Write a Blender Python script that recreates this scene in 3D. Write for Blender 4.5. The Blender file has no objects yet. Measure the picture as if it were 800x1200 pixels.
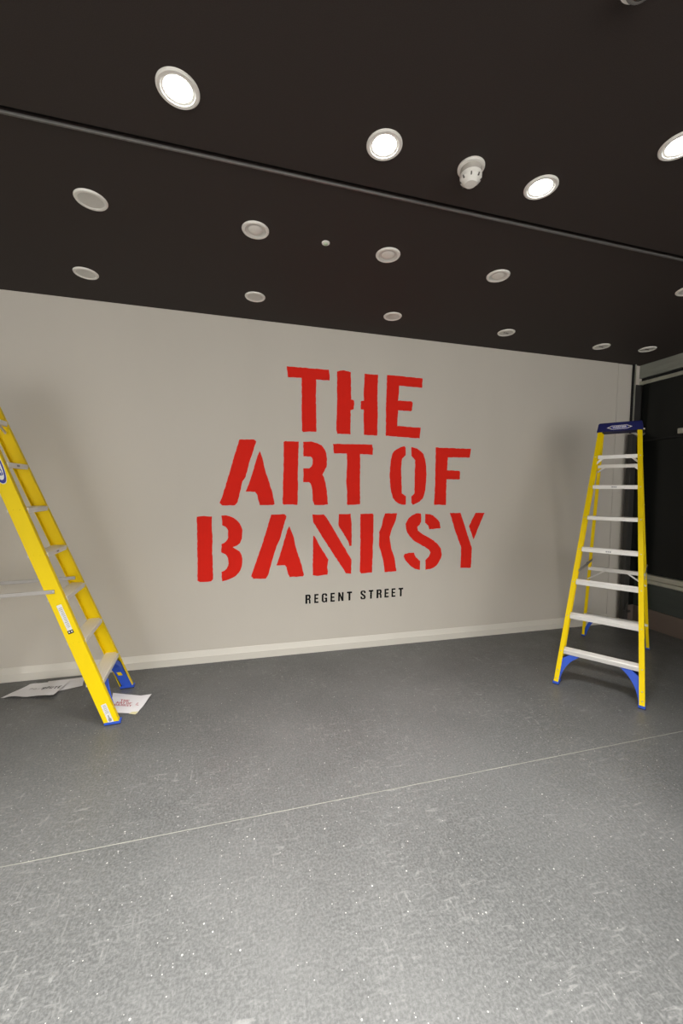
import bpy, bmesh, math, random
from mathutils import Matrix, Vector

scene = bpy.context.scene
COL = scene.collection
random.seed(7)
H = 1.65                      # eye height of the photographer, metres
CEIL = 3.242
WALL_Y = 3.826

# ------------------------------------------------------------------ camera
cam_data = bpy.data.cameras.new('camera')
cam = bpy.data.objects.new('camera', cam_data)
COL.objects.link(cam)
cam_data.sensor_fit = 'HORIZONTAL'
cam_data.sensor_width = 36.0
cam_data.lens = 36.0 * 455.0 / 800.0
cam_data.clip_start = 0.02
yaw, pitch, roll = 0.25885162, -0.05545624, 0.01064453
fwd = Vector((math.sin(yaw) * math.cos(pitch), math.cos(yaw) * math.cos(pitch), math.sin(pitch)))
right0 = Vector((math.cos(yaw), -math.sin(yaw), 0))
up0 = right0.cross(fwd)
right = math.cos(roll) * right0 + math.sin(roll) * up0
up = -math.sin(roll) * right0 + math.cos(roll) * up0
cam.matrix_world = Matrix(((right.x, up.x, -fwd.x, 0), (right.y, up.y, -fwd.y, 0), (right.z, up.z, -fwd.z, H), (0, 0, 0, 1)))
scene.camera = cam

# ------------------------------------------------------------------ world and exposure
world = bpy.data.worlds.new('world')
scene.world = world
world.use_nodes = True
world.node_tree.nodes['Background'].inputs[0].default_value = (1.0, 0.96, 0.90, 1)
world.node_tree.nodes['Background'].inputs[1].default_value = 3.5
scene.view_settings.view_transform = 'Standard'
scene.view_settings.look = 'None'
scene.view_settings.gamma = 1.0
scene.view_settings.use_curve_mapping = False
scene.view_settings.exposure = 0.0
LAMP_SPREAD = 95.0
LAMP_WATTS = 12.0             # each lit downlight

# ------------------------------------------------------------------ materials
def srgb(r, g, b):
    def f(c):
        c /= 255.0
        return c / 12.92 if c <= 0.04045 else ((c + 0.055) / 1.055) ** 2.4
    return (f(r), f(g), f(b), 1.0)

def mat(name, col, rough=0.5, metal=0.0, var=0.0, scale=20.0, bump=0.0, bump_scale=80.0, spec=0.5, stretch=None, rough_var=0.0):
    m = bpy.data.materials.new(name)
    m.use_nodes = True
    nt = m.node_tree
    b = nt.nodes['Principled BSDF']
    b.inputs['Base Color'].default_value = col
    b.inputs['Roughness'].default_value = rough
    b.inputs['Metallic'].default_value = metal
    b.inputs['Specular IOR Level'].default_value = spec
    tc = nt.nodes.new('ShaderNodeTexCoord')
    src = tc.outputs['Object']
    if stretch:
        mp = nt.nodes.new('ShaderNodeMapping')
        mp.inputs['Scale'].default_value = stretch
        nt.links.new(src, mp.inputs['Vector'])
        src = mp.outputs['Vector']
    n = nt.nodes.new('ShaderNodeTexNoise')
    n.inputs['Scale'].default_value = scale
    n.inputs['Detail'].default_value = 6
    nt.links.new(src, n.inputs['Vector'])
    if var > 0:
        mx = nt.nodes.new('ShaderNodeMix')
        mx.data_type = 'RGBA'
        mx.inputs['A'].default_value = tuple(c * (1 - var) for c in col[:3]) + (1,)
        mx.inputs['B'].default_value = tuple(min(1, c * (1 + var)) for c in col[:3]) + (1,)
        nt.links.new(n.outputs['Fac'], mx.inputs['Factor'])
        nt.links.new(mx.outputs['Result'], b.inputs['Base Color'])
    if rough_var > 0:
        mr = nt.nodes.new('ShaderNodeMapRange')
        mr.inputs['To Min'].default_value = max(0.02, rough - rough_var)
        mr.inputs['To Max'].default_value = min(1, rough + rough_var)
        nt.links.new(n.outputs['Fac'], mr.inputs['Value'])
        nt.links.new(mr.outputs['Result'], b.inputs['Roughness'])
    if bump > 0:
        n2 = nt.nodes.new('ShaderNodeTexNoise')
        n2.inputs['Scale'].default_value = bump_scale
        n2.inputs['Detail'].default_value = 4
        nt.links.new(src, n2.inputs['Vector'])
        bp = nt.nodes.new('ShaderNodeBump')
        bp.inputs['Strength'].default_value = bump
        bp.inputs['Distance'].default_value = 0.002
        nt.links.new(n2.outputs['Fac'], bp.inputs['Height'])
        nt.links.new(bp.outputs['Normal'], b.inputs['Normal'])
    return m

def emit_mat(name, col, strength):
    m = bpy.data.materials.new(name)
    m.use_nodes = True
    b = m.node_tree.nodes['Principled BSDF']
    b.inputs['Base Color'].default_value = (0.9, 0.9, 0.9, 1)
    b.inputs['Emission Color'].default_value = col
    b.inputs['Emission Strength'].default_value = strength
    n = m.node_tree.nodes.new('ShaderNodeTexVoronoi')      # faint LED cells behind the diffuser
    n.inputs['Scale'].default_value = 45
    tc = m.node_tree.nodes.new('ShaderNodeTexCoord')
    m.node_tree.links.new(tc.outputs['Object'], n.inputs['Vector'])
    mr = m.node_tree.nodes.new('ShaderNodeMapRange')
    mr.inputs['To Min'].default_value = strength * 1.1
    mr.inputs['To Max'].default_value = strength * 0.8
    m.node_tree.links.new(n.outputs['Distance'], mr.inputs['Value'])
    m.node_tree.links.new(mr.outputs['Result'], b.inputs['Emission Strength'])
    return m

def floor_material():
    m = bpy.data.materials.new('grey_vinyl_floor')
    m.use_nodes = True
    nt = m.node_tree
    b = nt.nodes['Principled BSDF']
    tc = nt.nodes.new('ShaderNodeTexCoord')
    def noise(scale, detail=6, distort=0.0, stretch=None, rough=0.6):
        n = nt.nodes.new('ShaderNodeTexNoise')
        n.inputs['Scale'].default_value = scale
        n.inputs['Detail'].default_value = detail
        n.inputs['Roughness'].default_value = rough
        n.inputs['Distortion'].default_value = distort
        if stretch:
            mp = nt.nodes.new('ShaderNodeMapping')
            mp.inputs['Scale'].default_value = stretch[:3]
            mp.inputs['Rotation'].default_value = (0, 0, stretch[3])
            nt.links.new(tc.outputs['Object'], mp.inputs['Vector'])
            nt.links.new(mp.outputs['Vector'], n.inputs['Vector'])
        else:
            nt.links.new(tc.outputs['Object'], n.inputs['Vector'])
        return n.outputs['Fac']
    def ramp(src, lo, hi, a=0.0, c=1.0):
        r = nt.nodes.new('ShaderNodeMapRange')
        r.inputs['From Min'].default_value = lo
        r.inputs['From Max'].default_value = hi
        r.inputs['To Min'].default_value = a
        r.inputs['To Max'].default_value = c
        nt.links.new(src, r.inputs['Value'])
        return r.outputs['Result']
    def math_node(op, a, c):
        n = nt.nodes.new('ShaderNodeMath')
        n.operation = op
        for i, v in enumerate((a, c)):
            if isinstance(v, (int, float)):
                n.inputs[i].default_value = v
            else:
                nt.links.new(v, n.inputs[i])
        return n.outputs[0]
    def mix(fac, a, c):
        n = nt.nodes.new('ShaderNodeMix')
        n.data_type = 'RGBA'
        nt.links.new(fac, n.inputs['Factor'])
        for k, v in (('A', a), ('B', c)):
            if isinstance(v, tuple):
                n.inputs[k].default_value = v
            else:
                nt.links.new(v, n.inputs[k])
        return n.outputs['Result']
    base = mix(ramp(noise(1.1, 8), 0.3, 0.7), FLOOR_LO, FLOOR_HI)
    base = mix(ramp(noise(95, 3), 0.40, 0.72, 0.0, 0.7), base, FLOOR_FLECK)
    grain = math_node('MAXIMUM', noise(38, 5, 0.8, (1.0, 3.2, 1.0, 0.9)), noise(38, 5, 0.8, (3.2, 1.0, 1.0, 0.6)))
    base = mix(ramp(grain, 0.54, 0.70, 0.0, 0.55), base, FLOOR_FLECK)
    # short scuffs running two ways
    s1 = ramp(noise(13, 8, 0.7, (1.0, 4.0, 1.0, 0.5)), 0.57, 0.70)
    s2 = ramp(noise(13, 8, 0.9, (4.0, 1.0, 1.0, 0.35)), 0.58, 0.72)
    patch = ramp(noise(1.7, 3), 0.38, 0.60)
    sc = math_node('MULTIPLY', math_node('MAXIMUM', s1, s2), patch)
    base = mix(math_node('MULTIPLY', sc, 0.42), base, FLOOR_SCUFF)
    # white paint and plaster specks
    for scale, thr, keep in ((17.0, 0.055, 0.70), (30.0, 0.12, 0.90), (62.0, 0.15, 0.86)):
        v = nt.nodes.new('ShaderNodeTexVoronoi')
        v.inputs['Scale'].default_value = scale
        nt.links.new(tc.outputs['Object'], v.inputs['Vector'])
        sep = nt.nodes.new('ShaderNodeSeparateColor')
        nt.links.new(v.outputs['Color'], sep.inputs['Color'])
        dot = ramp(v.outputs['Distance'], thr, thr * 0.6)
        on = math_node('GREATER_THAN', sep.outputs['Red'], keep)
        base = mix(math_node('MULTIPLY', dot, on), base, (0.52, 0.52, 0.50, 1))
    nt.links.new(base, b.inputs['Base Color'])
    nt.links.new(ramp(noise(2.5, 7, 0.4), 0.3, 0.7, 0.33, 0.50), b.inputs['Roughness'])
    b.inputs['Specular IOR Level'].default_value = 0.45
    bp = nt.nodes.new('ShaderNodeBump')
    bp.inputs['Strength'].default_value = 0.25
    bp.inputs['Distance'].default_value = 0.002
    nt.links.new(noise(120, 5), bp.inputs['Height'])
    nt.links.new(bp.outputs['Normal'], b.inputs['Normal'])
    return m

FLOOR_LO = (0.066, 0.069, 0.069, 1)
FLOOR_HI = (0.118, 0.121, 0.121, 1)
FLOOR_FLECK = (0.187, 0.190, 0.189, 1)
FLOOR_SCUFF = (0.34, 0.345, 0.335, 1)

M = {
    'floor': floor_material(),
    'wall': mat('white_painted_board', (0.68, 0.64, 0.575, 1), 0.6, 0, 0.05, 1.6, 0.10, 60, 0.3, (1, 1, 0.35)),
    'skirting': mat('white_painted_skirting', (0.78, 0.75, 0.68, 1), 0.45, 0, 0.05, 3.0, 0.05),
    'ceiling': mat('black_painted_ceiling', (0.042, 0.033, 0.030, 1), 0.75, 0, 0.25, 260.0, 0.25, 260, 0.25),
    'slot': mat('black_slot', (0.006, 0.006, 0.006, 1), 0.8),
    'track': mat('dark_metal_track', (0.16, 0.155, 0.15, 1), 0.35, 0.3, 0.2, 8),
    'red': mat('red_stencil_paint', (0.88, 0.026, 0.015, 1), 0.8, 0, 0.05, 9, 0.05, spec=0.12),
    'black_paint': mat('black_letter_paint', (0.006, 0.006, 0.006, 1), 0.8, 0, 0.1, 30, spec=0.1),
    'yellow': mat('yellow_fibreglass', (0.95, 0.70, 0.0, 1), 0.5, 0, 0.04, 14, 0.06, 150, 0.22, (1, 1, 0.15)),
    'aluminium': mat('brushed_aluminium', (0.88, 0.87, 0.84, 1), 0.40, 0.35, 0.10, 30, 0.05, 200, 0.5, (0.15, 6, 1), 0.08),
    'dull_metal': mat('dull_grey_metal', (0.42, 0.40, 0.38, 1), 0.45, 0.6, 0.12, 30, rough_var=0.08),
    'rivet': mat('zinc_rivet', (0.70, 0.68, 0.62, 1), 0.35, 0.8, 0.08, 90),
    'blue': mat('blue_plastic', (0.030, 0.105, 0.62, 1), 0.45, 0, 0.06, 25),
    'navy': mat('navy_plastic', (0.012, 0.015, 0.11, 1), 0.55, 0, 0.10, 25, spec=0.2),
    'rubber': mat('black_rubber', (0.012, 0.012, 0.014, 1), 0.8, 0, 0.2, 60),
    'print_white': mat('white_print', (0.80, 0.80, 0.80, 1), 0.5, 0, 0.03, 40),
    'print_blue': mat('blue_print', (0.012, 0.02, 0.28, 1), 0.5, 0, 0.03, 40),
    'print_grey': mat('grey_print', (0.30, 0.30, 0.32, 1), 0.6, 0, 0.15, 60),
    'print_black': mat('black_print', (0.01, 0.01, 0.01, 1), 0.6, 0, 0.1, 60),
    'print_red': mat('faded_red_print', (0.52, 0.10, 0.12, 1), 0.6, 0, 0.2, 90),
    'paper': mat('white_paper', (0.86, 0.85, 0.87, 1), 0.7, 0, 0.03, 30, 0.1, 40),
    'tape': mat('cream_masking_tape', (0.75, 0.70, 0.42, 1), 0.6, 0, 0.05, 60),
    'plastic': mat('white_plastic', (0.93, 0.91, 0.86, 1), 0.4, 0, 0.03, 30),
    'reflector': mat('satin_reflector', (0.70, 0.69, 0.65, 1), 0.4, 0.1, 0.06, 40),
    'collar': mat('grey_mesh_collar', (0.50, 0.47, 0.43, 1), 0.6, 0, 0.15, 200),
    'plastic_dark': mat('dark_vent_plastic', (0.10, 0.09, 0.08, 1), 0.6, 0, 0.1, 60),
    'lamp': emit_mat('lit_diffuser', (1.0, 0.99, 0.95, 1), 14.0),
    'clear': None,
    'fascia': mat('grey_green_fascia', (0.30, 0.31, 0.27, 1), 0.6, 0, 0.22, 7, 0.1, 40, 0.3, (1, 0.5, 3)),
    'frame_dark': mat('charcoal_aluminium_frame', (0.055, 0.053, 0.050, 1), 0.45, 0.3, 0.10, 20),
    'frame_light': mat('silver_aluminium_bar', (0.55, 0.55, 0.47, 1), 0.35, 0.6, 0.10, 12, rough_var=0.1),
    'dark_glass': mat('dark_tinted_glass', (0.010, 0.011, 0.010, 1), 0.16, 0, 0.10, 3, spec=0.25, rough_var=0.06),
    'green_glass': mat('dusty_green_tinted_glass', (0.045, 0.055, 0.050, 1), 0.2, 0, 0.25, 5, spec=0.4, stretch=(1, 0.4, 3)),
    'kick': mat('brown_kick_panel', (0.15, 0.115, 0.095, 1), 0.55, 0, 0.12, 6, 0.1, 90),
}
g = bpy.data.materials.new('clear_smoked_dome')
g.use_nodes = True
gb = g.node_tree.nodes['Principled BSDF']
gb.inputs['Base Color'].default_value = (0.35, 0.35, 0.36, 1)
gb.inputs['Roughness'].default_value = 0.03
gb.inputs['Transmission Weight'].default_value = 0.9
M['clear'] = g

# ------------------------------------------------------------------ helpers
class MB:
    """collects geometry for one mesh object"""
    def __init__(self):
        self.v, self.f = [], []
    def add(self, verts, faces):
        o = len(self.v)
        self.v += [tuple(p) for p in verts]
        self.f += [tuple(i + o for i in f) for f in faces]
        return self
    def box(self, a, b):
        (x0, y0, z0), (x1, y1, z1) = a, b
        return self.add([(x0, y0, z0), (x1, y0, z0), (x1, y1, z0), (x0, y1, z0), (x0, y0, z1), (x1, y0, z1), (x1, y1, z1), (x0, y1, z1)],
                        [(0, 3, 2, 1), (4, 5, 6, 7), (0, 1, 5, 4), (1, 2, 6, 5), (2, 3, 7, 6), (3, 0, 4, 7)])
    def loft(self, rings, closed=True):
        n = len(rings[0])
        vs = [p for r in rings for p in r]
        fs = []
        for k in range(len(rings) - 1):
            for i in range(n):
                j = (i + 1) % n
                fs.append((k * n + i, k * n + j, (k + 1) * n + j, (k + 1) * n + i))
        if closed:
            fs.append(tuple(range(n - 1, -1, -1)))
            fs.append(tuple((len(rings) - 1) * n + i for i in range(n)))
        return self.add(vs, fs)
    def bar(self, p, q, w, h, upv=(0, 0, 1)):
        p, q = Vector(p), Vector(q)
        d = (q - p).normalized()
        s = d.cross(Vector(upv))
        if s.length < 1e-4:
            s = d.cross(Vector((1, 0, 0)))
        s.normalize()
        u = s.cross(d)
        def ring(c):
            return [c + s * a * w / 2 + u * b_ * h / 2 for a, b_ in ((-1, -1), (1, -1), (1, 1), (-1, 1))]
        return self.loft([ring(p), ring(q)])
    def lathe(self, prof, c=(0, 0, 0), n=40, cap=True):
        rings = []
        for r, z in prof:
            rings.append([(c[0] + r * math.cos(2 * math.pi * i / n), c[1] + r * math.sin(2 * math.pi * i / n), c[2] + z) for i in range(n)])
        return self.loft(rings, cap)
    def ball(self, c, r, axis, n=8):
        """a flattened dome (rivet head) whose axis is along the given vector"""
        a = Vector(axis).normalized()
        t = a.orthogonal().normalized()
        b = a.cross(t)
        rings = []
        for rr, hh in ((r, 0), (r * 0.85, r * 0.3), (r * 0.45, r * 0.5)):
            rings.append([Vector(c) + a * hh + (t * math.cos(2 * math.pi * i / n) + b * math.sin(2 * math.pi * i / n)) * rr for i in range(n)])
        return self.loft(rings)
    def build(self, name, material, parent=None, bevel=0.0, smooth=False, seg=2):
        me = bpy.data.meshes.new(name)
        me.from_pydata([tuple(p) for p in self.v], [], self.f)
        bm = bmesh.new()
        bm.from_mesh(me)
        bmesh.ops.recalc_face_normals(bm, faces=bm.faces)
        bm.to_mesh(me)
        bm.free()
        me.materials.append(M[material] if isinstance(material, str) else material)
        o = bpy.data.objects.new(name, me)
        COL.objects.link(o)
        if parent:
            o.parent = parent
        if bevel:
            md = o.modifiers.new('bevel', 'BEVEL')
            md.width = bevel
            md.segments = seg
            md.limit_method = 'ANGLE'
        if smooth:
            for p in me.polygons:
                p.use_smooth = True
            me.set_sharp_from_angle(angle=math.radians(38))
        return o

def empty(name, loc=(0, 0, 0), rz=0.0):
    o = bpy.data.objects.new(name, None)
    o.empty_display_size = 0.1
    COL.objects.link(o)
    o.location = loc
    o.rotation_euler = (0, 0, rz)
    return o

def tag(o, label, category, group=None):
    o['label'] = label
    o['category'] = category
    if group:
        o['group'] = group
    return o

def struct(o, label=None):
    o['kind'] = 'structure'
    if label:
        o['label'] = label
        o['category'] = 'structure'
    return o

def poly_solid(polys, place, thick):
    """flat outlines (2-D) turned into thin solids; place(a, b, depth) gives the 3-D point"""
    mb = MB()
    for P in polys:
        n = len(P)
        mb.add([place(a, b, 0.0) for a, b in P] + [place(a, b, thick) for a, b in P],
               [tuple(range(n)), tuple(range(2 * n - 1, n - 1, -1))] + [(i, (i + 1) % n, n + (i + 1) % n, n + i) for i in range(n)])
    return mb

def rough_edges(P, step, amp):
    out = []
    n = len(P)
    for i in range(n):
        (x0, y0), (x1, y1) = P[i], P[(i + 1) % n]
        L = math.hypot(x1 - x0, y1 - y0)
        k = max(1, int(L / step))
        for j in range(k):
            t = j / k
            a = amp if j else amp * 0.4
            out.append((x0 + (x1 - x0) * t + random.uniform(-a, a), y0 + (y1 - y0) * t + random.uniform(-a, a)))
    return out

def text_mesh(name, body, size, material, parent, basis, stretch=1.0, bold=0.0):
    """lettering in the built-in font as a mesh; basis maps text x/y to the thing's own axes"""
    cu = bpy.data.curves.new(name, 'FONT')
    cu.body = body
    cu.size = size
    cu.align_x = 'CENTER'
    cu.align_y = 'CENTER'
    cu.offset = bold
    tmp = bpy.data.objects.new(name, cu)
    COL.objects.link(tmp)
    dg = bpy.context.evaluated_depsgraph_get()
    me = bpy.data.meshes.new_from_object(tmp.evaluated_get(dg))
    bpy.data.objects.remove(tmp)
    o0, ax, ay = basis
    for v in me.vertices:
        v.co = Vector(o0) + Vector(ax) * v.co.x * stretch + Vector(ay) * v.co.y
    me.materials.clear()
    me.materials.append(M[material])
    o = bpy.data.objects.new(name, me)
    COL.objects.link(o)
    o.parent = parent
    return o

# ------------------------------------------------------------------ the room
X0, X1, Y0 = -5.0, 4.85, -3.6
fl = struct(MB().box((X0 - 0.1, Y0 - 0.1, -0.05), (X1 + 0.14, WALL_Y + 0.1, 0)).build('floor', 'floor'))
SEAM_Y = 1.163 * H
seam = MB().box((X0, SEAM_Y - 0.0017, 0.0), (X1, SEAM_Y + 0.0017, 0.0008)).build('weld_seam', mat('pale_weld_seam', (0.30, 0.30, 0.265, 1), 0.5, 0, 0.45, 6), fl)

JOINT_Y = 1.245 * H
ce = struct(MB().box((X0 - 0.1, JOINT_Y, CEIL), (X1 + 0.14, WALL_Y + 0.1, CEIL + 0.1)).build('ceiling', 'ceiling'))
MB().box((X0 - 0.1, Y0 - 0.1, CEIL), (X1 + 0.14, JOINT_Y - 0.030, CEIL + 0.1)).build('ceiling_panel', 'ceiling', ce)
MB().box((X0, JOINT_Y - 0.032, CEIL + 0.02), (X1, JOINT_Y + 0.002, CEIL + 0.04)).build('joint_backing', 'slot', ce)
struct(MB().box((X0, JOINT_Y - 0.008, CEIL - 0.010), (X1, JOINT_Y + 0.004, CEIL + 0.001)).build('trim_1', 'track', None, 0.002))

PANEL_X = 4.508
wb = struct(MB().box((X0, WALL_Y, 0), (PANEL_X - 0.006, WALL_Y + 0.1, CEIL)).build('wall_back', 'wall', None, 0.003))
MB().box((PANEL_X + 0.006, WALL_Y + 0.006, 0), (X1 + 0.1, WALL_Y + 0.1, CEIL)).build('end_panel', 'wall', wb, 0.003)
MB().box((PANEL_X - 0.008, WALL_Y + 0.02, 0), (PANEL_X + 0.008, WALL_Y + 0.03, CEIL)).build('panel_gap', 'kick', wb)
prof = [(WALL_Y + 0.001, 0), (WALL_Y - 0.022, 0), (WALL_Y - 0.022, 0.066), (WALL_Y - 0.019, 0.071), (WALL_Y - 0.003, 0.118), (WALL_Y + 0.001, 0.120)]
struct(MB().loft([[(X0, y, z) for y, z in prof], [(PANEL_X, y, z) for y, z in prof]]).build('baseboard_back', 'skirting'))
struct(MB().box((X0 - 0.1, Y0, 0), (X0, WALL_Y + 0.1, CEIL)).build('wall_left', 'wall'))
# unseen, unglazed street opening added behind the camera; its daylight evens the wall
FX = X1 - 0.4
struct(MB().box((FX, Y0 - 0.1, 0), (X1 + 0.1, Y0, CEIL)).build('wall_front', 'wall'))
w2 = struct(empty('added_opening', (0, Y0, 0)))
MB().box((X0, -0.1, 0), (FX, 0, 0.25)).build('opening_sill', 'frame_dark', w2)
MB().box((X0, -0.1, CEIL - 0.12), (FX, 0, CEIL)).build('opening_head', 'frame_dark', w2)
for i in range(7):
    xm = X0 + (FX - X0) * i / 6
    MB().box((xm - 0.03, -0.08, 0.25), (xm + 0.03, -0.02, CEIL - 0.12)).build('mullion', 'frame_dark', w2)

# the dark shopfront that closes the room on the right
kick = struct(MB().box((X1, Y0, 0), (X1 + 0.12, WALL_Y, 0.232)).build('wall_right', 'kick', None, 0.002))
struct(MB().box((X1 - 0.004, Y0, 3.085), (X1 + 0.12, WALL_Y + 0.004, CEIL)).build('trim_2', 'fascia', None, 0.002))
struct(MB().box((4.755, WALL_Y - 0.016, 0.0), (X1 + 0.1, WALL_Y - 0.001, 3.0)).build('trim_5', 'frame_dark'))
w1 = struct(empty('window_1', (X1, 0, 0)))
Ys = [Y0, -2.4, -1.0, 0.8, 2.62, WALL_Y - 0.02]
for a, b in zip(Ys[:-1], Ys[1:]):
    MB().box((0.02, a + 0.02, 0.232), (0.03, b - 0.02, 0.545)).build('lower_pane', 'green_glass', w1)
    MB().box((0.02, a + 0.02, 0.66), (0.03, b - 0.02, 2.30)).build('pane', 'dark_glass', w1)
    MB().box((0.012, a + 0.02, 2.315), (0.022, b - 0.02, 3.0)).build('upper_pane', 'dark_glass', w1)
for y in Ys[:-1]:
    MB().box((0.012, y - 0.02, 0.232), (0.05, y + 0.02, 3.0)).build('mullion', 'frame_dark', w1, 0.002)
prof = [(0.0, 0.545), (-0.02, 0.548), (-0.035, 0.56), (-0.035, 0.598), (-0.012, 0.604), (-0.012, 0.612), (-0.03, 0.616), (-0.03, 0.660), (-0.02, 0.668), (0.06, 0.668), (0.06, 0.545)]
MB().loft([[(x, Y0, z) for x, z in prof], [(x, WALL_Y - 0.12, z) for x, z in prof]]).build('rail', 'frame_light', w1)
MB().box((0.0, Y0, 2.297), (0.05, WALL_Y - 0.02, 2.318)).build('transom', 'slot', w1)
MB().box((-0.006, Y0, 3.0), (0.06, WALL_Y - 0.002, 3.042)).build('header_bar', 'frame_light', w1, 0.002)
MB().box((0.03, Y0, 3.042), (0.06, WALL_Y - 0.002, 3.085)).build('header_slot', 'slot', w1)
MB().box((0.12, Y0, 0), (0.14, WALL_Y + 0.1, CEIL)).build('blackout', 'slot', w1)
MB().box((-0.035, 3.28, 2.335), (0.0, 3.335, 2.395)).build('latch', 'frame_light', w1, 0.006)

# dark door leaf folded back into the corner, with its closer arm and pivot
d1 = struct(empty('door_1', (4.615, 3.70, 0)))
MB().box((0.025, 0.02, 0.015), (0.105, 0.075, 2.375)).build('door_stile', 'frame_dark', d1, 0.004)
MB().box((0.115, 0.035, 0.25), (0.20, 0.05, 2.34)).build('glass_edge', 'dark_glass', d1)
MB().box((0.108, 0.03, 0.015), (0.114, 0.07, 2.36)).build('gasket', 'slot', d1)
MB().box((0.115, 0.03, 0.015), (0.20, 0.06, 0.25)).build('bottom_rail', 'kick', d1, 0.003)
MB().bar((0.03, 0.03, 2.395), (0.12, 0.0, 2.35), 0.03, 0.03).bar((0.12, 0.0, 2.35), (0.21, 0.02, 2.39), 0.025, 0.022).build('closer_arm', 'dull_metal', d1, 0.003)
MB().box((0.115, -0.02, 2.27), (0.145, -0.005, 2.33)).build('tag_plate', 'frame_light', d1, 0.004)
MB().bar((0.015, -0.005, 0.06), (0.015, -0.005, 0.20), 0.03, 0.03).bar((0.0, -0.005, 0.16), (0.09, -0.02, 0.19), 0.02, 0.02).bar((0.015, -0.005, 0.20), (0.06, -0.005, 0.30), 0.015, 0.015).build('pivot_lock', 'frame_dark', d1, 0.004)
struct(MB().box((4.737, WALL_Y - 0.03, 2.40), (4.755, WALL_Y - 0.002, CEIL)).build('trim_3', 'frame_light', None, 0.002))
struct(MB().box((4.722, WALL_Y - 0.02, 2.40), (4.737, WALL_Y - 0.001, CEIL)).build('trim_4', 'slot'))

DOME = (1.205, 1.005, CEIL)
ADDED_LAMPS = [(-1.98 + 0.88 * i, y) for y in (0.92, 0.10, -0.75, -1.60) for i in range(4)]  # unseen downlight rows added out of frame to brighten the room
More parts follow.
